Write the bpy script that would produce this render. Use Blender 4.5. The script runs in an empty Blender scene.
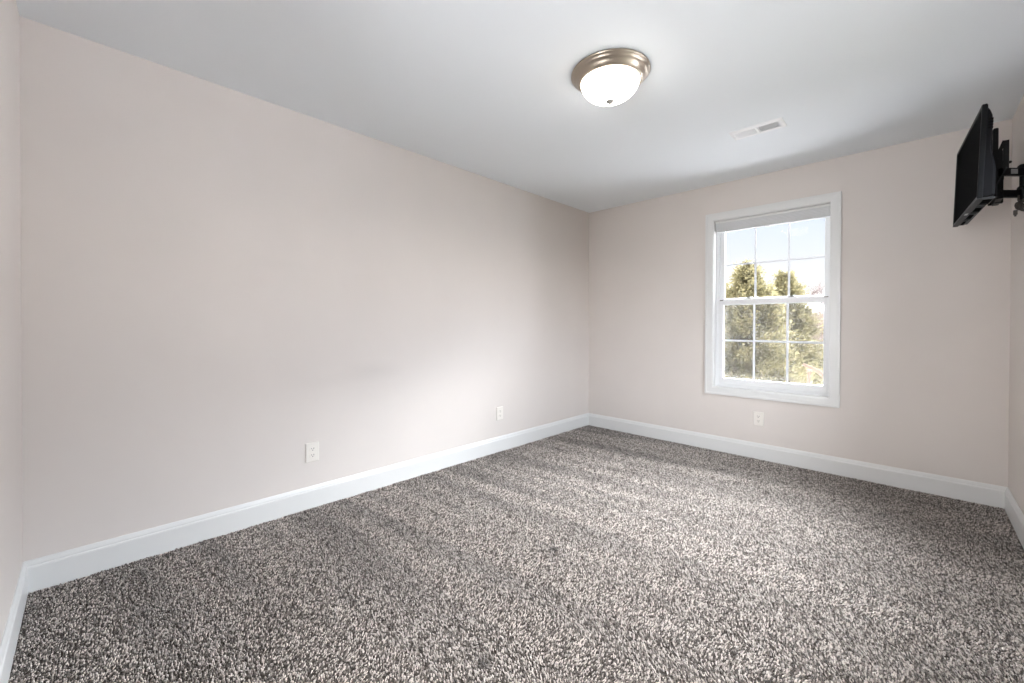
import bpy, bmesh, math, random
import numpy as np
from mathutils import Vector, Matrix
random.seed(7); rng = np.random.default_rng(7)
S = bpy.context.scene; COL = S.collection
W, L, H = 3.1298, 4.2376, 2.44          # room: x across (long wall at 0), y towards the window wall, height
PI = math.pi

# ---------------------------------------------------------------- camera
cam = bpy.data.cameras.new('camera'); co = bpy.data.objects.new('camera', cam); COL.objects.link(co); S.camera = co
cam.sensor_width = 36.0; cam.lens = 414.1 / 1024 * 36; cam.shift_y = -13.06 / 1024; cam.clip_start = .01; cam.clip_end = 400
yaw, pit, rol = .774, -.0076, .0025
F = Vector((-math.sin(yaw)*math.cos(pit), math.cos(yaw)*math.cos(pit), math.sin(pit)))
R0 = F.cross(Vector((0,0,1))).normalized(); U0 = R0.cross(F)
R = R0*math.cos(rol) + U0*math.sin(rol); U = U0*math.cos(rol) - R0*math.sin(rol)
m = Matrix((R, U, -F)).transposed().to_4x4(); m.translation = Vector((2.7119, .1983, 1.1423)); co.matrix_world = m

# ---------------------------------------------------------------- view, sky, sun
S.view_settings.view_transform = 'Standard'; S.view_settings.look = 'None'; S.view_settings.gamma = 1
S.view_settings.use_curve_mapping = False; S.view_settings.exposure = 0.09
LAMP = 12.0; SKY = 1.0; HIGH_SKY = 150.0; GLOW = 10.0; SUN = 8.0; HALL_FILL = 68.0
S.cycles.max_bounces = 10; S.cycles.diffuse_bounces = 7; S.cycles.transparent_max_bounces = 16
S.cycles.caustics_reflective = False; S.cycles.caustics_refractive = False

w = bpy.data.worlds.new('sky'); S.world = w; w.use_nodes = True; nt = w.node_tree; nt.nodes.clear()
tc = nt.nodes.new('ShaderNodeTexCoord'); sp = nt.nodes.new('ShaderNodeSeparateXYZ'); cr = nt.nodes.new('ShaderNodeValToRGB')
bg = nt.nodes.new('ShaderNodeBackground'); out = nt.nodes.new('ShaderNodeOutputWorld')
nt.links.new(tc.outputs['Generated'], sp.inputs[0]); nt.links.new(sp.outputs['Z'], cr.inputs[0])
nt.links.new(cr.outputs[0], bg.inputs[0]); nt.links.new(bg.outputs[0], out.inputs[0]); bg.inputs[1].default_value = SKY
e = cr.color_ramp.elements
e[0].position = 0; e[0].color = (1.0, 1.0, 1.0, 1); e[1].position = 1; e[1].color = (.93, .97, 1.0, 1)
for p_, c_ in ((.10, (1.0, 1.0, 1.0, 1)), (.15, (.88, .93, 1.0, 1)), (.22, (.78, .87, 1.0, 1)), (.27, (.70, .83, .99, 1)), (.42, (.93, .97, 1.0, 1))):
    q = e.new(p_); q.color = c_
# the sky brightens strongly from about fifteen degrees up (boost added above the view to light the room)
mr = nt.nodes.new('ShaderNodeMapRange'); mr.interpolation_type = 'SMOOTHSTEP'
mr.inputs[1].default_value = .26; mr.inputs[2].default_value = .46; mr.inputs[3].default_value = SKY; mr.inputs[4].default_value = HIGH_SKY
my = nt.nodes.new('ShaderNodeMapRange'); my.interpolation_type = 'SMOOTHSTEP'; my.inputs[1].default_value = .5; my.inputs[2].default_value = .85; my.inputs[3].default_value = SKY + 3; my.inputs[4].default_value = HIGH_SKY
nt.links.new(sp.outputs['Y'], my.inputs[0]); nt.links.new(my.outputs[0], mr.inputs[4])
nt.links.new(sp.outputs['Z'], mr.inputs[0])
# unseen glow added towards +x to light the room; nothing below the horizon
g1 = nt.nodes.new('ShaderNodeMapRange'); g1.interpolation_type = 'SMOOTHSTEP'; g1.inputs[1].default_value = .25; g1.inputs[2].default_value = .85; g1.inputs[3].default_value = 0; g1.inputs[4].default_value = GLOW
g2 = nt.nodes.new('ShaderNodeMapRange'); g2.inputs[1].default_value = -.01; g2.inputs[2].default_value = .03
gm = nt.nodes.new('ShaderNodeMath'); gm.operation = 'MULTIPLY_ADD'
nt.links.new(sp.outputs['X'], g1.inputs[0]); nt.links.new(sp.outputs['Z'], g2.inputs[0])
nt.links.new(g1.outputs[0], gm.inputs[0]); nt.links.new(g2.outputs[0], gm.inputs[1]); nt.links.new(mr.outputs[0], gm.inputs[2]); nt.links.new(gm.outputs[0], bg.inputs[1])
sun = bpy.data.lights.new('sun', 'SUN'); sun.energy = SUN; sun.angle = .01; sun.color = (1, .97, .93)
so = bpy.data.objects.new('sun', sun); COL.objects.link(so); so.rotation_euler = Vector((.35, .8, -.62)).to_track_quat('-Z', 'Y').to_euler()
# sampling portals in the seen and the added window openings (they emit nothing themselves)
SY0, SY1, SZ0, SZ1 = 1.50, 3.20, .55, 2.12
def portal(sx, sy, loc, rot):
    pl = bpy.data.lights.new('window_portal', 'AREA'); pl.shape = 'RECTANGLE'; pl.size = sx; pl.size_y = sy; pl.cycles.is_portal = True
    po = bpy.data.objects.new('window_portal', pl); COL.objects.link(po); po.location = loc; po.rotation_euler = rot
portal(.88, 1.54, (1.798, L + .17, 1.342), (-PI/2, 0, 0))
portal(SY1-SY0, SZ1-SZ0, (W + .17, (SY0+SY1)/2, (SZ0+SZ1)/2), Vector((-1, 0, 0)).to_track_quat('-Z', 'Y').to_euler())
# fill light added in an unseen hallway, reaching the room through the doorway
hl = bpy.data.lights.new('hall_fill_light', 'AREA'); hl.shape = 'RECTANGLE'; hl.size = .9; hl.size_y = 1.5; hl.energy = HALL_FILL; hl.color = (.97, .985, 1)
ho = bpy.data.objects.new('hall_fill_light', hl); COL.objects.link(ho); ho.location = (1.95, -.95, 1.25); ho.rotation_euler = (PI/2, 0, 0)

# ---------------------------------------------------------------- materials
def srgb(r, g, b):
    f = lambda c: (c/255/12.92) if c/255 <= .04045 else ((c/255+.055)/1.055)**2.4
    return (f(r), f(g), f(b), 1)
def mat(name, col, rough=.6, metal=0, bump=0, bscale=200, var=0, vscale=3, spec=.5, emit=None, coat=0):
    M = bpy.data.materials.new(name); M.use_nodes = True; n = M.node_tree.nodes; l = M.node_tree.links
    b = n['Principled BSDF']; b.inputs['Base Color'].default_value = col; b.inputs['Roughness'].default_value = rough
    b.inputs['Metallic'].default_value = metal; b.inputs['Specular IOR Level'].default_value = spec; b.inputs['Coat Weight'].default_value = coat
    t = n.new('ShaderNodeTexCoord')
    if bump:
        no = n.new('ShaderNodeTexNoise'); no.inputs['Scale'].default_value = bscale; no.inputs['Detail'].default_value = 3
        bp = n.new('ShaderNodeBump'); bp.inputs['Strength'].default_value = bump; bp.inputs['Distance'].default_value = .002
        l.new(t.outputs['Object'], no.inputs['Vector']); l.new(no.outputs['Fac'], bp.inputs['Height']); l.new(bp.outputs[0], b.inputs['Normal'])
    if var:
        no = n.new('ShaderNodeTexNoise'); no.inputs['Scale'].default_value = vscale; no.inputs['Detail'].default_value = 4
        r = n.new('ShaderNodeValToRGB'); r.color_ramp.elements[0].position = .3; r.color_ramp.elements[1].position = .7
        r.color_ramp.elements[0].color = tuple(c*(1-var) for c in col[:3]) + (1,); r.color_ramp.elements[1].color = tuple(min(1, c*(1+var)) for c in col[:3]) + (1,)
        l.new(t.outputs['Object'], no.inputs['Vector']); l.new(no.outputs['Fac'], r.inputs[0]); l.new(r.outputs[0], b.inputs['Base Color'])
    if emit:
        b.inputs['Emission Color'].default_value = emit[0]; b.inputs['Emission Strength'].default_value = emit[1]
    return M
WALL = srgb(212, 205, 200)
M_wall = mat('greige wall paint', WALL, .75, bump=.12, bscale=260, var=.012, vscale=2.5, spec=.25)
M_ceil = mat('flat white ceiling paint', srgb(230, 234, 237), .9, bump=.10, bscale=180, spec=.1)
M_trim = mat('semi-gloss white trim', srgb(216, 216, 215), .32, spec=.4)
M_vinyl = mat('white vinyl', srgb(224, 225, 226), .35)
M_grid = mat('white grille bar', srgb(232, 234, 240), .4)
M_shade = mat('light grey shade fabric', srgb(200, 201, 202), .9, bump=.1, bscale=600)
M_plate = mat('ivory white outlet plastic', srgb(224, 219, 212), .35)
M_slot = mat('dark slot', srgb(60, 54, 50), .6)
M_nickel = mat('brushed nickel', srgb(178, 166, 152), .36, metal=1, bump=.05, bscale=500)
M_vent = mat('white enamel', srgb(236, 236, 236), .4)
M_dark = mat('duct interior', srgb(70, 70, 72), .8)
M_black = mat('black satin plastic', srgb(20, 20, 23), .6, bump=.1, bscale=900, spec=.10)
M_bezel = mat('charcoal glossy bezel', srgb(27, 28, 30), .45, spec=.10)
M_screen = mat('black glass screen', srgb(22, 22, 22), .6, spec=0)
M_port = mat('dark grey plastic', srgb(66, 67, 69), .6, spec=.15)
M_steel = mat('black powder coated steel', srgb(17, 17, 19), .5, spec=.25)
M_void = mat('black slot', srgb(14, 14, 15), .9, spec=0)
M_finial = mat('dull nickel', srgb(150, 146, 140), .5, metal=.5)
M_silver = mat('silver label', srgb(180, 180, 180), .4, metal=.3)
M_cable = mat('grey brown cable sheath', srgb(60, 54, 49), .6, var=.4, vscale=40)
M_latch = mat('grey latch plastic', srgb(105, 104, 100), .5)
M_base = mat('carpet backing', srgb(70, 64, 60), .95, var=.3, vscale=60)

def glass_mat(name, haze, hcol):
    M = bpy.data.materials.new(name); M.use_nodes = True; n = M.node_tree.nodes; l = M.node_tree.links; n.clear()
    o = n.new('ShaderNodeOutputMaterial'); tr = n.new('ShaderNodeBsdfTransparent'); gl = n.new('ShaderNodeBsdfGlossy'); gl.inputs['Roughness'].default_value = .02
    fr = n.new('ShaderNodeFresnel'); fr.inputs[0].default_value = 1.12; mx = n.new('ShaderNodeMixShader')
    l.new(fr.outputs[0], mx.inputs[0]); l.new(tr.outputs[0], mx.inputs[1]); l.new(gl.outputs[0], mx.inputs[2])
    if haze:
        df = n.new('ShaderNodeBsdfDiffuse'); df.inputs[0].default_value = hcol; m2 = n.new('ShaderNodeMixShader'); m2.inputs[0].default_value = haze
        l.new(mx.outputs[0], m2.inputs[1]); l.new(df.outputs[0], m2.inputs[2]); l.new(m2.outputs[0], o.inputs[0])
    else: l.new(mx.outputs[0], o.inputs[0])
    return M
M_glass = glass_mat('clear window glass', 0, None)
def screen_mat():
    M = bpy.data.materials.new('grey insect screen mesh'); M.use_nodes = True; n = M.node_tree.nodes; l = M.node_tree.links; n.clear()
    o = n.new('ShaderNodeOutputMaterial'); tr = n.new('ShaderNodeBsdfTransparent'); df = n.new('ShaderNodeBsdfDiffuse'); df.inputs[0].default_value = srgb(150,150,152)
    tl = n.new('ShaderNodeBsdfTranslucent'); tl.inputs[0].default_value = (0, 0, 0, 1); a = n.new('ShaderNodeAddShader')
    mx = n.new('ShaderNodeMixShader'); mx.inputs[0].default_value = .12
    l.new(df.outputs[0], a.inputs[0]); l.new(tl.outputs[0], a.inputs[1]); l.new(tr.outputs[0], mx.inputs[1]); l.new(a.outputs[0], mx.inputs[2]); l.new(mx.outputs[0], o.inputs[0])
    return M
M_insect = screen_mat()
def lamp_mat():
    M = bpy.data.materials.new('lit alabaster glass'); M.use_nodes = True; n = M.node_tree.nodes; l = M.node_tree.links
    b = n['Principled BSDF']; b.inputs['Base Color'].default_value = (.9, .88, .84, 1); b.inputs['Roughness'].default_value = .3
    t = n.new('ShaderNodeTexCoord'); no = n.new('ShaderNodeTexNoise'); no.inputs['Scale'].default_value = 9; no.inputs['Distortion'].default_value = 1.5
    mr = n.new('ShaderNodeMapRange'); mr.inputs[3].default_value = LAMP*.85; mr.inputs[4].default_value = LAMP*1.15
    l.new(t.outputs['Object'], no.inputs['Vector']); l.new(no.outputs['Fac'], mr.inputs[0]); l.new(mr.outputs[0], b.inputs['Emission Strength'])
    b.inputs['Emission Color'].default_value = (1, .93, .84, 1)
    return M
M_lamp = lamp_mat()

# ---------------------------------------------------------------- mesh helpers
def link(name, bm, m, parent=None, smooth=False, loc=None, bevel=0, seg=2):
    bmesh.ops.recalc_face_normals(bm, faces=bm.faces)
    me = bpy.data.meshes.new(name); bm.to_mesh(me); bm.free(); me.materials.append(m)
    if smooth:
        for p in me.polygons: p.use_smooth = True
    o = bpy.data.objects.new(name, me); COL.objects.link(o)
    if parent: o.parent = parent
    if loc: o.location = loc
    if bevel:
        b = o.modifiers.new('bevel', 'BEVEL'); b.width = bevel; b.segments = seg; b.limit_method = 'ANGLE'; b.angle_limit = .6
    if smooth == 'auto' or bevel:
        for p in me.polygons: p.use_smooth = bool(smooth)
    return o
def tag(o, label=None, cat=None, group=None, kind=None):
    if label: o['label'] = label
    if cat: o['category'] = cat
    if group: o['group'] = group
    if kind: o['kind'] = kind
    return o
def empty(name, loc, label=None, cat=None, group=None, kind=None, rot=None):
    o = bpy.data.objects.new(name, None); COL.objects.link(o); o.location = loc; o.empty_display_size = .05
    if rot: o.rotation_euler = rot
    return tag(o, label, cat, group, kind)
def box(bm, x0, x1, y0, y1, z0, z1):
    v = [bm.verts.new((x, y, z)) for x in (x0, x1) for y in (y0, y1) for z in (z0, z1)]
    for f in ((0,1,3,2),(4,6,7,5),(0,4,5,1),(2,3,7,6),(0,2,6,4),(1,5,7,3)): bm.faces.new([v[i] for i in f])
def B(*boxes):
    bm = bmesh.new()
    for b in boxes: box(bm, *b)
    return bm
def prism(bm, poly, a0, a1, axis):
    """polygon in the two other axes extruded along axis"""
    def P(p, a):
        return {0: (a, p[0], p[1]), 1: (p[0], a, p[1]), 2: (p[0], p[1], a)}[axis]
    A = [bm.verts.new(P(p, a0)) for p in poly]; Bv = [bm.verts.new(P(p, a1)) for p in poly]; n = len(poly)
    bm.faces.new(A[::-1]); bm.faces.new(Bv)
    for i in range(n): bm.faces.new((A[i], A[(i+1)%n], Bv[(i+1)%n], Bv[i]))
def lathe(bm, prof, n=64, c=(0,0,0)):
    rings = []
    for r, z in prof:
        if r < 1e-6: rings.append([bm.verts.new((c[0], c[1], c[2]+z))])
        else: rings.append([bm.verts.new((c[0]+r*math.cos(2*PI*i/n), c[1]+r*math.sin(2*PI*i/n), c[2]+z)) for i in range(n)])
    for a, b in zip(rings, rings[1:]):
        for i in range(n):
            j = (i+1) % n
            if len(a) == 1 and len(b) > 1: bm.faces.new((a[0], b[i], b[j]))
            elif len(b) == 1 and len(a) > 1: bm.faces.new((a[i], a[j], b[0]))
            elif len(a) > 1: bm.faces.new((a[i], a[j], b[j], b[i]))
def tube(bm, pts, rad, n=8):
    pts = [Vector(p) for p in pts]; rings = []
    for i, p in enumerate(pts):
        d = (pts[min(i+1, len(pts)-1)] - pts[max(i-1, 0)]).normalized()
        a = d.orthogonal().normalized() if i == 0 else (prev - d*prev.dot(d)).normalized()
        prev = a; b = d.cross(a); r = rad[i] if isinstance(rad, (list, tuple)) else rad
        rings.append([bm.verts.new(p + (a*math.cos(2*PI*k/n) + b*math.sin(2*PI*k/n))*r) for k in range(n)])
    for s, t in zip(rings, rings[1:]):
        for k in range(n): bm.faces.new((s[k], s[(k+1)%n], t[(k+1)%n], t[k]))
    bm.faces.new(rings[0][::-1]); bm.faces.new(rings[-1])
def copy_tree(o, parent=None):
    c = o.copy(); COL.objects.link(c); c.parent = parent
    for ch in list(o.children): copy_tree(ch, c)
    return c
def frame_bm(axis_y0, axis_y1, x0, x1, z0, z1, wl, wr, wb, wt):
    """picture-frame of four mitred bars in the xz plane"""
    bm = bmesh.new()
    O = [(x0,z0),(x1,z0),(x1,z1),(x0,z1)]; I = [(x0+wl,z0+wb),(x1-wr,z0+wb),(x1-wr,z1-wt),(x0+wl,z1-wt)]
    vs = {}
    for k, P in (('o', O), ('i', I)):
        for y in (axis_y0, axis_y1): vs[k, y] = [bm.verts.new((p[0], y, p[1])) for p in P]
    for i in range(4):
        j = (i+1) % 4
        for y in (axis_y0, axis_y1): bm.faces.new((vs['o',y][i], vs['o',y][j], vs['i',y][j], vs['i',y][i]))
        for k in 'oi': bm.faces.new((vs[k,axis_y0][i], vs[k,axis_y0][j], vs[k,axis_y1][j], vs[k,axis_y1][i]))
    return bm

# ---------------------------------------------------------------- room shell
T = .14; FZ = -.010
def struct(name, bm, m, **k): return tag(link(name, bm, m, **k), kind='structure')
struct('floor', B((-T, W+T, -T, L+T, FZ-.1, FZ)), M_base)
struct('ceiling', B((-T, W+T, -T, L+T, H, H+.12)), M_ceil)
def wall_paint_smudged():
    M = M_wall.copy(); M.name = 'greige wall paint with rubbed patch'; n = M.node_tree.nodes; l = M.node_tree.links
    b = n['Principled BSDF']; src = b.inputs['Base Color'].links[0].from_socket
    t = n.new('ShaderNodeTexCoord'); fac = None
    for (y, z, ry, rz, s) in ((1.60, .82, .26, .085, .10), (1.30, .78, .22, .06, .045), (1.0, 1.5, .18, .05, .03)):
        mp = n.new('ShaderNodeMapping'); mp.vector_type = 'POINT'; mp.inputs['Location'].default_value = (0, -y/ry, -z/rz); mp.inputs['Scale'].default_value = (0, 1/ry, 1/rz)
        g = n.new('ShaderNodeTexGradient'); g.gradient_type = 'SPHERICAL'; k = n.new('ShaderNodeMath'); k.operation = 'MULTIPLY'; k.inputs[1].default_value = s
        l.new(t.outputs['Object'], mp.inputs[0]); l.new(mp.outputs[0], g.inputs[0]); l.new(g.outputs['Fac'], k.inputs[0])
        if fac is None: fac = k.outputs[0]
        else:
            a = n.new('ShaderNodeMath'); a.operation = 'ADD'; l.new(fac, a.inputs[0]); l.new(k.outputs[0], a.inputs[1]); fac = a.outputs[0]
    mx = n.new('ShaderNodeMix'); mx.data_type = 'RGBA'; mx.inputs['B'].default_value = (.25, .24, .23, 1)
    l.new(fac, mx.inputs['Factor']); l.new(src, mx.inputs['A']); l.new(mx.outputs['Result'], b.inputs['Base Color'])
    return M
struct('wall_left', B((-T, 0, 0, L, FZ, H)), wall_paint_smudged())
struct('wall_right', B((W, W+T, 0, SY0, FZ, H), (W, W+T, SY1, L, FZ, H), (W, W+T, SY0, SY1, FZ, SZ0), (W, W+T, SY0, SY1, SZ1, H)), M_wall)
DX0, DX1, DZ = 1.54, 2.36, 2.04  # doorway added out of view to let the hall fill light in
struct('wall_near', B((-T, DX0, -T, 0, FZ, H), (DX1, W+T, -T, 0, FZ, H), (DX0, DX1, -T, 0, DZ, H)), M_wall)
# made-up hallway, unseen, around the fill light
struct('wall_added_hallway', B((DX0-.5, DX1+.5, -1.3, -1.2, FZ, H), (DX0-.6, DX0-.5, -1.3, -T, FZ, H), (DX1+.5, DX1+.6, -1.3, -T, FZ, H)), M_wall)
struct('floor_added_hallway', B((DX0-.6, DX1+.6, -1.3, -T, FZ-.1, FZ)), M_base)
struct('ceiling_added_hallway', B((DX0-.6, DX1+.6, -1.3, -T, H, H+.12)), M_ceil)
struct('trim_1', B((DX0-.06, DX0+.012, -T-.015, .015, FZ, DZ+.06), (DX1-.012, DX1+.06, -T-.015, .015, FZ, DZ+.06), (DX0+.012, DX1-.012, -T-.015, .015, DZ-.012, DZ+.06)), M_trim, bevel=.003)
# window wall with its opening
OX0, OX1, OZ0, OZ1 = 1.358, 2.238, .570, 2.115
struct('wall_window', B((-T, OX0, L, L+T, FZ, H), (OX1, W+T, L, L+T, FZ, H), (OX0, OX1, L, L+T, FZ, OZ0), (OX0, OX1, L, L+T, OZ1, H)), M_wall)

# baseboards, mitred at the corners
PROF = [(0, FZ), (.0145, FZ), (.0145, .098), (.0135, .104), (.0105, .108), (.0105, .113), (.0085, .120), (.0055, .1275), (.0035, .131), (0, .131)]
def baseboard(name, p0, p1, nrm):
    bm = bmesh.new(); p0 = Vector(p0); p1 = Vector(p1); d = (p1-p0).normalized(); nv = Vector(nrm)
    A = [bm.verts.new((*(p0 + nv*a + d*a), z)) for a, z in PROF]; Bv = [bm.verts.new((*(p1 + nv*a - d*a), z)) for a, z in PROF]
    n = len(PROF)
    for i in range(n): bm.faces.new((A[i], A[(i+1)%n], Bv[(i+1)%n], Bv[i]))
    bm.faces.new(A); bm.faces.new(Bv[::-1])
    return struct(name, bm, M_trim)
baseboard('baseboard_left', (0, 0), (0, L), (1, 0))
baseboard('baseboard_window', (0, L), (W, L), (0, -1))
baseboard('baseboard_right', (W, L), (W, 0), (-1, 0))
baseboard('baseboard_near', (DX0-.046, 0), (0, 0), (0, 1))

# ---------------------------------------------------------------- window
win = empty('window_1', (0, 0, 0), kind='structure')
# casing: stepped picture frame
cas = frame_bm(L-.018, L, 1.299, 2.294, .514, 2.173, .066, .066, .064, .064)
o = link('casing', cas, M_trim, win, bevel=.0035)
link('casing_bead', frame_bm(L-.0225, L-.018, 1.299, 2.294, .514, 2.173, .018, .018, .018, .018), M_trim, win, bevel=.002)
link('jamb', frame_bm(L-.010, L+T, OX0-.001+.0, OX1+.001, OZ0-.001, OZ1+.001, .014, .014, .014, .014), M_trim, win)
link('vinyl_frame', frame_bm(L+.058, L+.128, OX0+.010, OX1-.010, OZ0+.010, OZ1-.010, .026, .026, .022, .022), M_vinyl, win, bevel=.002)
link('track_stop', frame_bm(L+.050, L+.060, OX0+.012, OX1-.012, OZ0+.012, OZ1-.012, .014, .014, .010, .012), M_vinyl, win, bevel=.001)
def sash(name, y0, y1, z0, z1, wb, wt, gx, gz, gbot=0):
    x0, x1 = 1.388, 2.226; ws = .046
    s = link(name, frame_bm(y0, y1, x0, x1, z0, z1, ws, ws, wb, wt), M_vinyl, win, bevel=.003)
    ym = (y0+y1)/2
    g = link('glass', B((x0+ws-.004, x1-ws+.004, ym-.0015, ym+.0015, z0+wb-.004, z1-wt+.004)), M_glass, s)
    bm = bmesh.new()
    h = .0085
    for a in gx: prism(bm, [(a-h, ym-.003), (a-h*.45, ym-.009), (a+h*.45, ym-.009), (a+h, ym-.003), (a+h*.45, ym+.006), (a-h*.45, ym+.006)], z0+wb-.002, z1-wt+.002, 2)
    prism(bm, [(ym-.003, gz-h), (ym-.008, gz-h*.45), (ym-.008, gz+h*.45), (ym-.003, gz+h), (ym+.006, gz+h*.45), (ym+.006, gz-h*.45)], x0+ws-.002, x1-ws+.002, 0)
    link('grille', bm, M_grid, s)
    return s
up = sash('upper_sash', L+.094, L+.122, 1.345, 2.085, .052, .045, (1.684, 1.936), 1.703)
lo = sash('lower_sash', L+.062, L+.090, .594, 1.385, .070, .052, (1.684, 1.934), 1.008)
# finger lift along the lower sash's bottom rail
link('lift_rail', B((1.45, 2.16, L+.052, L+.062, .604, .616)), M_vinyl, lo, bevel=.002)
for x in (1.635, 1.965):
    bm = bmesh.new(); box(bm, x-.026, x+.026, L+.066, L+.088, 1.385, 1.391); lathe(bm, [(0, 1.391), (.011, 1.391), (.011, 1.399), (0, 1.400)], 20, (x, L+.077, 0))
    box(bm, x-.006, x+.030, L+.070, L+.078, 1.396, 1.402)
    tag(link('sash_lock', bm, M_latch, lo, bevel=.001), label='grey sash lock')
for x in (1.418, 2.196):
    tag(link('tilt_latch', B((x-.014, x+.014, L+.057, L+.064, 1.372, 1.381)), M_latch, lo), label='small grey tilt latch')
link('insect_screen', B((1.395, 2.218, L+.130, L+.1305, .59, 1.345)), M_insect, win)
link('screen_frame', frame_bm(L+.127, L+.134, 1.386, 2.226, .584, 1.352, .012, .012, .012, .012), M_vinyl, win)

# unseen second window, added in the right wall to let in more light
w2 = empty('added_side_window', (0, 0, 0), kind='structure')
def side_frame(a0, a1, y0, y1, z0, z1, k):
    return B((a0, a1, y0, y0+k, z0, z1), (a0, a1, y1-k, y1, z0, z1), (a0, a1, y0+k, y1-k, z0, z0+k), (a0, a1, y0+k, y1-k, z1-k, z1))
link('casing', side_frame(W-.018, W, SY0-.06, SY1+.06, SZ0-.06, SZ1+.06, .066), M_trim, w2, bevel=.003)
link('jamb', side_frame(W-.01, W+T, SY0, SY1, SZ0, SZ1, .014), M_trim, w2)
for y0, y1 in ((SY0+.014, 2.355), (2.345, SY1-.014)):
    s2 = link('sash', side_frame(W+.06, W+.09, y0, y1, SZ0+.014, SZ1-.014, .04), M_vinyl, w2)
    link('glass', B((W+.073, W+.076, y0+.036, y1-.036, SZ0+.05, SZ1-.05)), M_glass, s2)

# shade pulled up at the head of the window
sh = empty('window_shade', (1.798, L+.035, 2.10), 'light grey pleated shade raised to the top of the window', 'window shade')
def rel(bm, o): bmesh.ops.translate(bm, verts=bm.verts, vec=-Vector(o.location)); return bm
link('headrail', rel(B((1.373, 2.223, L+.012, L+.050, 2.083, 2.101)), sh), M_trim, sh, bevel=.003)
bm = bmesh.new(); zz = [2.083 - .0058*i for i in range(13)]
front = [(L+.014 + (  .0018 if i % 2 else 0), z) for i, z in enumerate(zz)]
back = [(L+.048 - (  .0018 if i % 2 else 0), z) for i, z in enumerate(zz)][::-1]
prism(bm, [(y, z) for y, z in front + back], 1.376, 2.220, 0)
link('pleated_fabric', rel(bm, sh), M_shade, sh)
link('bottom_rail', rel(B((1.375, 2.221, L+.014, L+.048, 2.000, 2.0135)), sh), M_shade, sh, bevel=.003)
link('pull_tab', rel(B((1.778, 1.818, L+.006, L+.016, 1.992, 2.006)), sh), M_vinyl, sh, bevel=.003)

# ---------------------------------------------------------------- ceiling light
cl = empty('ceiling_light', (1.574, 2.079, H), 'round flush ceiling light with brushed nickel rim and lit frosted dome', 'ceiling light')
bm = bmesh.new()
lathe(bm, [(0, 0), (.194, 0), (.198, -.003), (.198, -.008), (.194, -.012), (.188, -.015), (.186, -.021), (.182, -.025), (.175, -.028), (.171, -.036), (.165, -.043), (.159, -.050), (.152, -.053), (.147, -.051), (.145, -.044), (.144, -.01), (0, -.008)], 96)
link('metal_pan', bm, M_nickel, cl, smooth=True)
bm = bmesh.new(); prof = [(.1465*math.cos(t), -.046 - .096*math.sin(t)) for t in [i*PI/2/22 for i in range(23)]]; prof[-1] = (0, prof[-1][1])
lathe(bm, [(0, -.0455)] + prof, 96)
tag(link('glass_dome', bm, M_lamp, cl, smooth=True), label='frosted white glass dome, lit')
bm = bmesh.new(); lathe(bm, [(0, -.138), (.017, -.139), (.021, -.143), (.018, -.148), (.008, -.151), (.008, -.156), (.004, -.160), (0, -.161)], 24)
tag(link('finial', bm, M_finial, cl, smooth=True), label='small nickel finial')

# ---------------------------------------------------------------- ceiling vent
vx0, vx1, vy0, vy1 = 1.797, 2.103, 3.214, 3.363
cv = empty('ceiling_vent', ((vx0+vx1)/2, (vy0+vy1)/2, H), 'white rectangular louvred air register in the ceiling', 'air vent')
hx, hy = (vx1-vx0)/2, (vy1-vy0)/2; ix, iy = .125, .043
bm = bmesh.new()
def ring(a, b, z): return [bm.verts.new((sx*a, sy*b, z)) for sx, sy in ((-1,-1),(1,-1),(1,1),(-1,1))]
rs = [ring(hx, hy, 0), ring(hx, hy, -.003), ring(hx-.012, hy-.012, -.009), ring(ix+.004, iy+.004, -.009), ring(ix, iy, -.007), ring(ix, iy, -.0005)]
for a, b in zip(rs, rs[1:]):
    for i in range(4): bm.faces.new((a[i], a[(i+1)%4], b[(i+1)%4], b[i]))
link('faceplate', bm, M_vent, cv)
link('duct_opening', B((-ix, ix, -iy, iy, -.0012, -.0004)), M_dark, cv)
for side in (-1, 1):
    for k in range(11):
        c = side*(.011 + k*.0108); t = -.0050*side
        bm = bmesh.new(); prism(bm, [(c-t, -.0095), (c-t+.0012, -.0095), (c+t+.0012, -.0015), (c+t, -.0015)], -iy, iy, 1)
        link('louvre', bm, M_vent, cv)
link('centre_bar', B((-.006, .006, -iy, iy, -.009, -.001)), M_vent, cv)
link('damper_lever', B((-ix-.012, -ix-.008, -.010, .010, -.014, -.009)), M_vent, cv)
for sx in (-1, 1):
    bm = bmesh.new(); lathe(bm, [(0, -.0095), (.004, -.0095), (.003, -.011), (0, -.0115)], 12, (sx*(hx-.016), 0, 0)); link('screw', bm, M_vent, cv)

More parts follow.
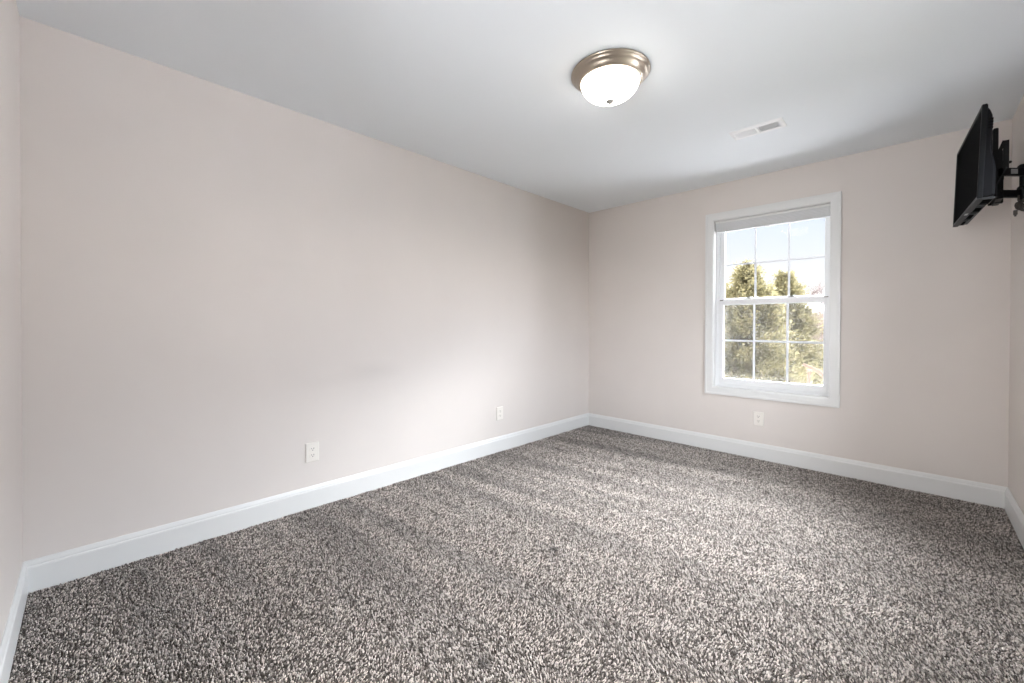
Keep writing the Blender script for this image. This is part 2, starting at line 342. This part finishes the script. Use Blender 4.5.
# ---------------------------------------------------------------- outlets (built facing +x, centre at the origin)
def outlet():
    r = empty('electrical_outlet', (0, 0, 0), cat='outlet')
    bm = bmesh.new(); hw, hh = .0405, .060
    R4 = lambda a, b, x: [bm.verts.new((x, sy*a, sz*b)) for sy, sz in ((-1,-1),(1,-1),(1,1),(-1,1))]
    a, b, c = R4(hw, hh, 0), R4(hw, hh, .003), R4(hw-.004, hh-.004, .0065)
    for p, q in ((a, b), (b, c)):
        for i in range(4): bm.faces.new((p[i], p[(i+1)%4], q[(i+1)%4], q[i]))
    bm.faces.new(c); bm.faces.new(a)
    link('wall_plate', bm, M_plate, r)
    for s in (-1, 1):
        z0 = s*.0196
        poly = [(.017*math.cos(t)*1.02, z0 + max(-.0115, min(.0115, .0172*math.sin(t)))) for t in [i*2*PI/32 for i in range(32)]]
        bm = bmesh.new(); prism(bm, poly, .005, .0088, 0); bmesh.ops.remove_doubles(bm, verts=bm.verts, dist=1e-5)
        rc = link('receptacle', bm, M_plate, r)
        bm = B((.0087, .0091, -.0078, -.0056, z0+.0005, z0+.0085), (.0087, .0091, .0052, .0080, z0-.0005, z0+.0090))
        poly = [(.0028*math.cos(t), z0-.0062+.0028*math.sin(t)) for t in [i*2*PI/12 for i in range(12)]]
        prism(bm, poly, .0087, .0091, 0); tag(link('slots', bm, M_slot, rc), label='dark plug slots')
    bm = bmesh.new(); poly = [(.0028*math.cos(t), .0028*math.sin(t)) for t in [i*2*PI/12 for i in range(12)]]
    prism(bm, poly, .006, .0075, 0); link('screw', bm, M_plate, r)
    return r
oA = outlet(); oB = copy_tree(oA); oC = copy_tree(oA)
oA.location = (0, 1.179, .343); oA['label'] = 'white duplex outlet low on the long wall, nearest the camera'
oB.location = (0, 2.814, .340); oB['label'] = 'white duplex outlet low on the long wall, near the window wall corner'
oC.location = (1.741, L, .341); oC.rotation_euler = (0, 0, -PI/2); oC['label'] = 'white duplex outlet below the window'
for o in (oA, oB, oC): o['group'] = 'white wall outlets'

# ---------------------------------------------------------------- television on its arm
tv = empty('television', (2.897, 3.557, 1.979), 'small black flat screen television tilted on the wall mount', 'television', rot=(0, math.radians(1.8), math.radians(3.6)))
hw, hh = .378, .224
def rrect(a, b, r, x, bm, n=5, zc=0):
    vs = []
    for cy, cz, a0 in ((a-r, b-r, 0), (-a+r, b-r, PI/2), (-a+r, -b+r, PI), (a-r, -b+r, 3*PI/2)):
        for i in range(n+1):
            t = a0 + i*PI/2/n; vs.append(bm.verts.new((x, cy + r*math.cos(t), zc + cz + r*math.sin(t))))
    return vs
bm = bmesh.new()
rings = [rrect(hw-.014, hh-.014, .002, .004, bm), rrect(hw-.013, hh-.013, .002, .0005, bm), rrect(hw-.003, hh-.003, .006, 0, bm), rrect(hw, hh, .008, .003, bm), rrect(hw, hh, .008, .016, bm), rrect(hw-.004, hh-.004, .008, .020, bm)]
for a, b in zip(rings, rings[1:]):
    n = len(a)
    for i in range(n): bm.faces.new((a[i], a[(i+1)%n], b[(i+1)%n], b[i]))
bm.faces.new(rings[-1])
tag(link('bezel', bm, M_bezel, tv), label='charcoal glossy bezel')
link('screen', B((.0038, .0060, -hw+.013, hw-.013, -hh+.013, hh-.013)), M_screen, tv)
bm = bmesh.new()
pr = [(.018, .214), (.030, .196), (.038, .170), (.040, .120), (.042, .0), (.052, -.045), (.058, -.08), (.060, -.205), (.050, -.214), (.018, -.216)]
secs = []
for y, k in ((-.366, .72), (-.356, 1), (.356, 1), (.366, .72)):
    secs.append([bm.verts.new((.018 + (x-.018)*k, y, z*(1 if k == 1 else .985))) for x, z in pr])
for a, b in zip(secs, secs[1:]):
    n = len(a)
    for i in range(n): bm.faces.new((a[i], a[(i+1)%n], b[(i+1)%n], b[i]))
bm.faces.new(secs[0][::-1]); bm.faces.new(secs[-1])
hs = link('back_housing', bm, M_black, tv)
link('electronics_bulge', B((.040, .066, -.20, .20, -.17, .06)), M_black, tv, bevel=.008)
for k in range(4):
    z = .150 - k*.0135
    link('vent_slat', B((.024, .0405, -.3685, -.352, z-.0035, z+.0035)), M_void, hs)
for (y0, y1, x1) in ((-.350, -.215, .062), (-.17, -.03, .056), (.01, .16, .050), (.20, .34, .043)):
    sg = link('speaker_grille', B((.020, x1, y0, y1, -.2245, -.216)), M_port, hs, bevel=.002)
    link('grille_slot', B((.025, x1-.006, y0+.014, y1-.030, -.2255, -.2242), (.022, x1-.003, y1-.018, y1-.006, -.2255, -.2242)), M_void, sg)
link('underside_panel', B((.002, .058, -.352, .352, -.2195, -.2155)), M_port, hs)
tag(link('power_light', B((.004, .016, -.030, .015, -.2262, -.2238)), M_silver, tv), label='small silver tag')
link('lower_trim', B((-.0005, .022, -hw+.004, hw-.004, -.2255, -.2215)), M_port, tv, bevel=.001)

tm = empty('television_wall_mount', (W, 3.57, 1.88), 'black articulating steel bracket arm holding the television to the right wall', 'wall mount')
def MB(*a, **k): return rel(B(*a), tm)
for y, z0, z1 in ((3.440, 1.86, 2.155), (3.665, 1.86, 2.165)):
    bm = bmesh.new(); prism(bm, [(2.984, z0), (3.003, z0), (3.003, z1-.004), (2.999, z1), (2.988, z1), (2.984, z1-.004)], y, y+.024, 1)
    link('upright_rail', rel(bm, tm), M_steel, tm)
def bar(bm, p, q, wd, y0, y1):
    p = Vector(p); q = Vector(q); d = (q-p).normalized(); n = Vector((-d.y, d.x))*wd/2
    prism(bm, [tuple(p+n), tuple(q+n), tuple(q-n), tuple(p-n)], y0, y1, 1)
for y in (3.455, 3.625):
    bm = bmesh.new()
    bar(bm, (2.992, 1.985), (3.024, 2.088), .014, y, y+.012)
    bar(bm, (3.030, 1.930), (3.030, 2.088), .020, y, y+.012)
    prism(bm, [(2.984, 1.80), (3.004, 1.80), (3.006, 1.87), (3.034, 1.93), (3.034, 1.965), (3.010, 2.00), (2.984, 2.00)], y+.001, y+.011, 1)
    tb = link('tilt_bracket', rel(bm, tm), M_steel, tm)
    bm = bmesh.new(); bar(bm, (3.030, 1.945), (2.998, 1.865), .006, y-.028, y-.004); bar(bm, (2.998, 1.868), (2.998, 1.80), .005, y-.028, y-.004)
    tag(link('bracket_sheen_lip', rel(bm, tm), M_port, tb), label='grey lip standing for edge sheen')  # light sheen of the bracket edge, built as a grey strip
    bm = bmesh.new(); prism(bm, [(3.043+.006*math.cos(t), 1.973+.006*math.sin(t)) for t in [i*PI/6 for i in range(12)]], y-.006, y+.006, 1)
    link('bolt', rel(bm, tm), M_steel, tm)
link('pivot_column', MB((3.012, 3.036, 3.463, 3.637, 1.955, 1.985), (3.000, 3.030, 3.535, 3.565, 1.79, 1.99), (2.998, 3.022, 3.45, 3.63, 1.795, 1.83)), M_steel, tm, bevel=.002)
def arm(name, a, b, z0, z1, wd):
    a = Vector(a); b = Vector(b); d = (b-a).normalized(); n = Vector((-d.y, d.x))*wd/2
    bm = bmesh.new(); prism(bm, [tuple(a+n), tuple(b+n), tuple(b-n), tuple(a-n)], z0, z1, 2)
    return link(name, rel(bm, tm), M_steel, tm, bevel=.003)
ua = arm('upper_arm', (3.012, 3.448), (3.098, 3.532), 1.909, 1.948, .022)
la = arm('lower_arm', (2.994, 3.448), (3.098, 3.550), 1.803, 1.840, .022)
dv = Vector((.715, .699)); nv = Vector((.699, -.715))
bm = bmesh.new(); c0 = Vector((3.012, 3.448)) + nv*.0118
p = [c0 + dv*.038, c0 + dv*.072]
vs = [bm.verts.new((*(q + nv*k), z)) for q in p for k in (0, .0012) for z in (1.916, 1.940)]
for f in ((0,1,3,2),(4,6,7,5),(0,4,5,1),(2,3,7,6),(0,2,6,4),(1,5,7,3)): bm.faces.new([vs[i] for i in f])
tag(link('sticker', rel(bm, tm), M_silver, ua), label='silver maker plate on the upper arm')
for z in (1.948, 1.840):
    bm = bmesh.new(); lathe(bm, [(0, .022), (.010, .021), (.017, .015), (.020, .006), (.020, 0), (0, 0)], 24, (3.092, 3.528, z))
    link('pivot_cap', rel(bm, tm), M_steel, tm, smooth=True)
bm = bmesh.new(); lathe(bm, [(0, 1.79), (.016, 1.79), (.016, 1.95), (0, 1.95)], 24, (3.098, 3.538, 0)); link('pivot_post', rel(bm, tm), M_steel, tm)
link('wall_plate', MB((W-.014, W, 3.47, 3.67, 1.74, 2.02), (W-.030, W-.010, 3.52, 3.56, 1.78, 1.96)), M_steel, tm, bevel=.003)

# bundle of cable hanging under the lower arm
cb = empty('cable_bundle', (3.075, 3.475, 1.80), 'small grey-brown cable bundle hanging under the television mount arm', 'cable')
bm = bmesh.new()
for k in range(9):
    c = Vector((.004*k - .004, .008*math.sin(k*2), -.045 - .004*(k % 3))); rx, rz = .008 + .002*k, .012 + .0025*k; a0 = k*.7
    tube(bm, [c + Vector((rx*math.cos(t+a0)*.9, .006*math.sin(2*t+k), rz*math.sin(t+a0))) for t in [i*2*PI*.92/20 for i in range(21)]], .0036, 7)
tube(bm, [(0, 0, 0.004), (-.002, .0, -.02), (.004, .002, -.04), (.010, 0, -.06)], .004, 7)
cb_ = link('cable', bm, M_cable, cb, smooth=True)
bm = bmesh.new(); box(bm, -.018, -.004, -.008, .006, -.094, -.070); box(bm, -.015, -.007, -.004, .002, -.102, -.093)
link('plug', bm, M_cable, cb, bevel=.002)

# ---------------------------------------------------------------- carpet pile
def vnoise(x, y, seed):
    r = np.random.default_rng(seed); G = r.random((256, 256)); xi = np.floor(x).astype(int); yi = np.floor(y).astype(int); fx = x-xi; fy = y-yi
    fx = fx*fx*(3-2*fx); fy = fy*fy*(3-2*fy); g = lambda a, b: G[a % 256, b % 256]
    return (g(xi,yi)*(1-fx)+g(xi+1,yi)*fx)*(1-fy) + (g(xi,yi+1)*(1-fx)+g(xi+1,yi+1)*fx)*fy
def carpet():
    s = .0066; mg = .016
    nx = int((W-2*mg)/s); ny = int((L-2*mg)/s)
    gx, gy = np.meshgrid(mg + (np.arange(nx)+.5)*s, mg + (np.arange(ny)+.5)*s); gx = gx.ravel(); gy = gy.ravel(); N = gx.size
    px = gx + rng.uniform(-.4, .4, N)*s; py = gy + rng.uniform(-.4, .4, N)*s
    # vacuum tracks: the pile lies one way, then the other, in bands that run out from the long wall
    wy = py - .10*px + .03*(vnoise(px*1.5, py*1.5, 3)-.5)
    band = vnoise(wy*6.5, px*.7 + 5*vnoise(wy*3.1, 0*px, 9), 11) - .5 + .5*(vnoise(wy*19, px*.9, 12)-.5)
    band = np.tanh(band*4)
    patch = vnoise(px*3.5, py*3.5, 21) - .5
    lx = .0048*band + .0030*patch + rng.normal(0, .0018, N); ly = .0010*band + rng.normal(0, .0018, N)
    h = (.0098 - .0012*np.abs(band))*(1 + rng.uniform(-.22, .18, N))
    colr = rng.random(N); cc = vnoise(px*120, py*120, 31)*.15 + colr*.85
    cc = .5 + (cc-.5)*.72
    dark = np.array(srgb(*DK)[:3]); mid = np.array(srgb(*MD)[:3]); lt = np.array(srgb(*LT)[:3])
    t = np.clip((cc-.26)/.48, 0, 1)[:, None]
    c = np.where(t < .5, dark + (mid-dark)*t*2, mid + (lt-mid)*(t-.5)*2)
    fade = np.clip(1.25 - px/2.4, .35, 1); c = c*(1 + (.27*band + .10*patch)*fade)[:, None]  # sheen of the lying pile painted into yarn colour as light and dark bands
    # trodden specks and little dents
    for (dx, dy, rr) in ((1.385, 1.861, .022), (.414, 1.857, .020), (1.666, 1.14, .026), (.43, 1.673, .013), (.113, 1.069, .012), (1.35, 1.80, .012), (.50, 2.38, .015)):
        d = np.hypot(px-dx, (py-dy)); k = np.clip(1.7-d/rr, 0, 1); h = h*(1-.3*k); c = c*(1-.62*k[:, None]); 
    a0 = rng.uniform(0, 2*PI, N); V = np.zeros((N, 7, 3)); r0, r1 = .0024, .0031
    for k in range(3):
        a = a0 + k*2*PI/3
        V[:, k, 0] = px + r0*np.cos(a); V[:, k, 1] = py + r0*np.sin(a); V[:, k, 2] = FZ
        b = a + .9
        V[:, 3+k, 0] = px + lx*.6 + r1*np.cos(b); V[:, 3+k, 1] = py + ly*.6 + r1*np.sin(b); V[:, 3+k, 2] = FZ + h*.72
    V[:, 6, 0] = px + lx; V[:, 6, 1] = py + ly; V[:, 6, 2] = FZ + h
    q = []
    for k in range(3):
        j = (k+1) % 3; q += [[k, j, 3+j], [k, 3+j, 3+k], [3+k, 3+j, 6]]
    Fc = (np.arange(N)[:, None, None]*7 + np.array(q)[None]).reshape(-1, 3)
    me = bpy.data.meshes.new('carpet_pile'); me.vertices.add(N*7); me.vertices.foreach_set('co', V.astype(np.float32).ravel())
    nf = Fc.shape[0]; me.loops.add(nf*3); me.loops.foreach_set('vertex_index', Fc.astype(np.int32).ravel())
    me.polygons.add(nf); me.polygons.foreach_set('loop_start', (np.arange(nf)*3).astype(np.int32)); me.update(calc_edges=True)
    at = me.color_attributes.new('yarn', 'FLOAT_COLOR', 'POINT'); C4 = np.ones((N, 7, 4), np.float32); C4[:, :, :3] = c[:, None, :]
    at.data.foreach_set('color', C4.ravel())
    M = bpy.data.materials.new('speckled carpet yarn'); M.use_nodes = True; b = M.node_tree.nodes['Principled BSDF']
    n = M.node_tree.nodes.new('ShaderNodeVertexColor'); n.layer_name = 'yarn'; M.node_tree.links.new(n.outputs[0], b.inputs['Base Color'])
    b.inputs['Roughness'].default_value = .85; b.inputs['Specular IOR Level'].default_value = .2
    b.inputs['Sheen Weight'].default_value = .3; b.inputs['Sheen Roughness'].default_value = .4
    me.materials.append(M)
    o = bpy.data.objects.new('carpet_pile', me); COL.objects.link(o)
    tag(o, 'grey-brown speckled carpet pile with vacuum tracks covering the floor', 'carpet', kind='stuff')
DK, MD, LT = (64, 57, 52), (141, 132, 126), (217, 208, 201)
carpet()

# ---------------------------------------------------------------- outdoors
GZ = -3.0
M_snow = mat('patchy snow and leaf litter', srgb(225, 222, 220), .9, bump=.3, bscale=4)
n = M_snow.node_tree.nodes; l = M_snow.node_tree.links
no = n.new('ShaderNodeTexNoise'); no.inputs['Scale'].default_value = .45; no.inputs['Detail'].default_value = 6; r = n.new('ShaderNodeValToRGB')
r.color_ramp.elements[0].position = .33; r.color_ramp.elements[0].color = srgb(176, 152, 134); r.color_ramp.elements[1].position = .41; r.color_ramp.elements[1].color = srgb(240, 240, 244)
t = n.new('ShaderNodeTexCoord'); l.new(t.outputs['Object'], no.inputs['Vector']); l.new(no.outputs['Fac'], r.inputs[0]); l.new(r.outputs[0], n['Principled BSDF'].inputs['Base Color'])
def hill(x, y):
    d = y - L
    if d < 22: return GZ
    return GZ + (min(d, 110)-22)**1.15*.055 + .35*math.sin(x*.25+1)*min(1, (d-22)/20)
bm = bmesh.new(); xs = [-90 + 3*i for i in range(50)]; ys = [-40 + 3*j for j in range(58)]
g = [[bm.verts.new((x, y, hill(x, y))) for x in xs] for y in ys]
for j in range(len(ys)-1):
    for i in range(len(xs)-1): bm.faces.new((g[j][i], g[j][i+1], g[j+1][i+1], g[j+1][i]))
tag(link('snowy_ground', bm, M_snow, smooth=True), kind='structure')
tag(link('dark_ground', B((W+1.2, 90, -60, L+1.5, GZ, GZ+.04)), mat('dull winter lawn', srgb(52, 50, 40), .95, var=.3, vscale=.6)), kind='structure')  # unseen dark ground added to cut snow bounce into the side window

def leafmat(name, a, b):
    M = mat(name, a, .7, spec=.2); n = M.node_tree.nodes; l = M.node_tree.links
    ge = n.new('ShaderNodeNewGeometry'); r = n.new('ShaderNodeValToRGB'); r.color_ramp.elements[0].color = a; r.color_ramp.elements[1].color = b
    l.new(ge.outputs['Random Per Island'], r.inputs[0]); l.new(r.outputs[0], n['Principled BSDF'].inputs['Base Color'])
    tl = n.new('ShaderNodeBsdfTranslucent'); l.new(r.outputs[0], tl.inputs[0]); ad = n.new('ShaderNodeMixShader'); ad.inputs[0].default_value = .35
    l.new(n['Principled BSDF'].outputs[0], ad.inputs[1]); l.new(tl.outputs[0], ad.inputs[2]); l.new(ad.outputs[0], n['Material Output'].inputs[0])
    return M
M_leaf = leafmat('olive cedar foliage', srgb(84, 80, 58), srgb(120, 112, 82))
M_bark = mat('pale brown bark', srgb(92, 76, 64), .9, var=.2, vscale=6)
M_bark2 = mat('pinkish grey bark', srgb(72, 58, 54), .9, var=.15, vscale=4)

M_bark3 = mat('pinkish brush twigs', srgb(110, 92, 88), .9, var=.25, vscale=.5)
def raw_mesh(name, V, Fc, m):
    me = bpy.data.meshes.new(name); V = np.asarray(V, np.float32); Fc = np.asarray(Fc, np.int32); k = Fc.shape[1]
    me.vertices.add(len(V)); me.vertices.foreach_set('co', V.ravel()); me.loops.add(Fc.size); me.loops.foreach_set('vertex_index', Fc.ravel())
    me.polygons.add(len(Fc)); me.polygons.foreach_set('loop_start', (np.arange(len(Fc))*k).astype(np.int32)); me.update(calc_edges=True); me.materials.append(m)
    return me
def cedar(loc, height, width, seed, label, nb=260):
    r = np.random.default_rng(seed); root = empty('cedar_tree', loc, label, 'tree', 'evergreen trees outside the window')
    tr = bmesh.new(); tube(tr, [(0, 0, 0), (.05, 0, height*.4), (0, .04, height*.75), (0, 0, height*.97)], [.16, .12, .06, .012], 8)
    V = []; Fc = []
    for i in range(nb):
        z = height*(.08 + .90*r.random()**.85); k = 1 - z/height
        ln = width*(.06 + 1.0*k**.9)*(.65 + .5*r.random()); a = r.uniform(0, 2*PI); up = .30 + .65*r.random()
        d = np.array([math.cos(a), math.sin(a), up]); p0 = np.array([0, 0, z-.1*ln]); tip = p0 + d*ln - np.array([0, 0, .18*ln])
        mid = p0 + d*ln*.55
        tube(tr, [tuple(p0), tuple(mid), tuple(tip)], [.022, .014, .004], 4)
        ns = int((70 + 85*ln)*(.45 + .55*min(1, k*3)))
        for _ in range(ns):
            s = r.random()**.6; b = p0*(1-s)**2 + 2*mid*s*(1-s) + tip*s*s
            b = b + r.normal(0, .045 + .05*ln, 3); dd = d*.8 + r.normal(0, .55, 3); dd /= np.linalg.norm(dd)
            sd = np.cross(dd, r.normal(0, 1, 3)); sd /= np.linalg.norm(sd)+1e-6; le = r.uniform(.06, .15); wd = le*.20
            j = len(V); V += [b, b + dd*le*.5 + sd*wd, b + dd*le, b + dd*le*.5 - sd*wd]; Fc.append((j, j+1, j+2, j+3))
    link('trunk', tr, M_bark, root)
    o = bpy.data.objects.new('foliage', raw_mesh('foliage', V, Fc, M_leaf)); COL.objects.link(o); o.parent = root
    return root
def aim(u, v, dist):     # a spot in the landscape seen past picture point u, v at dist metres into the view
    d = F + R*((u-512)/414.1) - U*((v-328.44)/414.1); t = dist/d.y
    return Vector((2.7119, .1983, 1.1423)) + d*t
def cedar_at(u, v, dist, width, seed, label, nb=260):
    p = aim(u, v, dist); cedar((p.x, p.y, GZ), p.z - GZ, width, seed, label, nb)
cedar_at(747, 262, 15, 2.25, 41, 'tall olive cedar behind the left window panes', 420)
cedar_at(721, 282, 24, 2.6, 42, 'olive cedar at the far left of the window view', 300)
cedar_at(785, 272, 20, 2.05, 43, 'olive cedar behind the right grille bar of the window', 420)
cedar_at(766, 288, 29, 3.0, 44, 'lower bushy cedar behind the middle window panes', 320)

def bare_mesh(seed, height, m):
    r = random.Random(seed); bm = bmesh.new()
    def grow(p, d, ln, rad, lev):
        pts = [p]; q = p.copy(); dd = d.copy()
        for _ in range(4):
            dd = (dd + Vector((r.gauss(0, .13), r.gauss(0, .13), r.gauss(.03, .08)))).normalized(); q = q + dd*ln/4; pts.append(q.copy())
        tube(bm, pts, [rad*(1-.13*i) for i in range(5)], 5 if lev < 2 else 3)
        if lev >= 4: return
        for k in range(5 if lev < 3 else 4):
            t = r.uniform(.35, 1) if lev else r.uniform(.25, 1); b = pts[min(4, int(t*4))]
            a = Vector((r.gauss(0, 1), r.gauss(0, 1), r.gauss(.35, .5))).normalized()
            grow(b, (dd*.75 + a*.8).normalized(), ln*r.uniform(.45, .65), rad*.5, lev+1)
    grow(Vector((0, 0, 0)), Vector((0, 0, 1)), height*.55, height*.012, 0)
    bmesh.ops.recalc_face_normals(bm, faces=bm.faces); me = bpy.data.meshes.new('bare_tree'); bm.to_mesh(me); bm.free(); me.materials.append(m); return me
BM = [bare_mesh(s, 8, M_bark2) for s in (1, 2, 3)]
bt = [(821, 25, .92, 0, 'bare pinkish tree nearest behind the right window panes'), (836, 31, 1.0, 1, 'bare tree at the right edge of the window view'),
      (808, 34, 1.0, 2, 'bare tree between the cedars and the right edge'), (775, 42, 1.1, 0, None), (752, 47, 1.2, 1, None), (790, 50, 1.2, 2, None),
      (816, 42, 1.1, 1, None), (834, 54, 1.2, 0, None), (740, 49, 1.1, 2, None), (723, 42, 1.1, 0, None), (801, 68, 1.3, 0, None), (826, 64, 1.25, 2, None), (765, 60, 1.2, 1, None), (833, 40, 1.0, 2, None)]
for i, (u, dist, sc, k, lab) in enumerate(bt):
    p = aim(u, 328, dist); o = bpy.data.objects.new('bare_tree', BM[k]); COL.objects.link(o); o.location = (p.x, p.y, hill(p.x, p.y)-.1)
    o.rotation_euler = (0, 0, i*1.3); o.scale = (sc*.72, sc*.72, sc*.72)
    tag(o, lab or 'distant leafless tree in the hazy woods behind the cedars', 'tree', 'bare trees outside the window')
# thicket of leafless brush behind the trees
r = random.Random(9); bm = bmesh.new()
for i in range(5200):
    d = 27 + 30*r.random()**1.4; p = aim(r.uniform(700, 850), 328, d); x, y = p.x, p.y; z = hill(x, y)-.1; hh_ = r.uniform(1.5, 4.2)*(.7 + .3*math.sin(x*.9+y*.4))*(1 + (d-27)*.012)
    q = Vector((x, y, z)); dx, dy = r.gauss(0, .5), r.gauss(0, .5); top = q + Vector((dx, dy, hh_)); mid = (q+top)/2 + Vector((r.gauss(0, .2), r.gauss(0, .2), 0))
    tube(bm, [q, mid, top], [.028, .02, .008], 3)
    for k in range(3):
        b0 = mid.lerp(top, r.random()); tube(bm, [b0, b0 + Vector((r.gauss(0, .5), r.gauss(0, .5), r.uniform(.2, .8)))], [.014, .006], 3)
tag(link('brush', bm, M_bark3), 'hazy thicket of bare pinkish brush behind the trees', 'brush', kind='stuff')
# leaning pale trunk and thin post low at the right of the view
a = aim(803, 364, 11); b = aim(834, 382, 11); bm = bmesh.new(); tube(bm, [a-Vector(a), (b-a)*.5+Vector((0,0,.04)), b-a+Vector((.2, 0, -.3))], [.03, .045, .06], 8)
tag(link('leaning_branch', bm, M_bark, loc=tuple(a)), 'pale fallen trunk sloping down at lower right of the window view', 'fallen tree')
p = aim(809, 371, 11.4); bm = bmesh.new(); tube(bm, [(0, 0, GZ-p.z), (0, 0, 0)], .035, 8); box(bm, -.05, .05, -.05, .05, -.02, .03)
tag(link('fence_post', bm, M_bark, loc=tuple(p)), 'thin pale post under the fallen trunk outside', 'post')
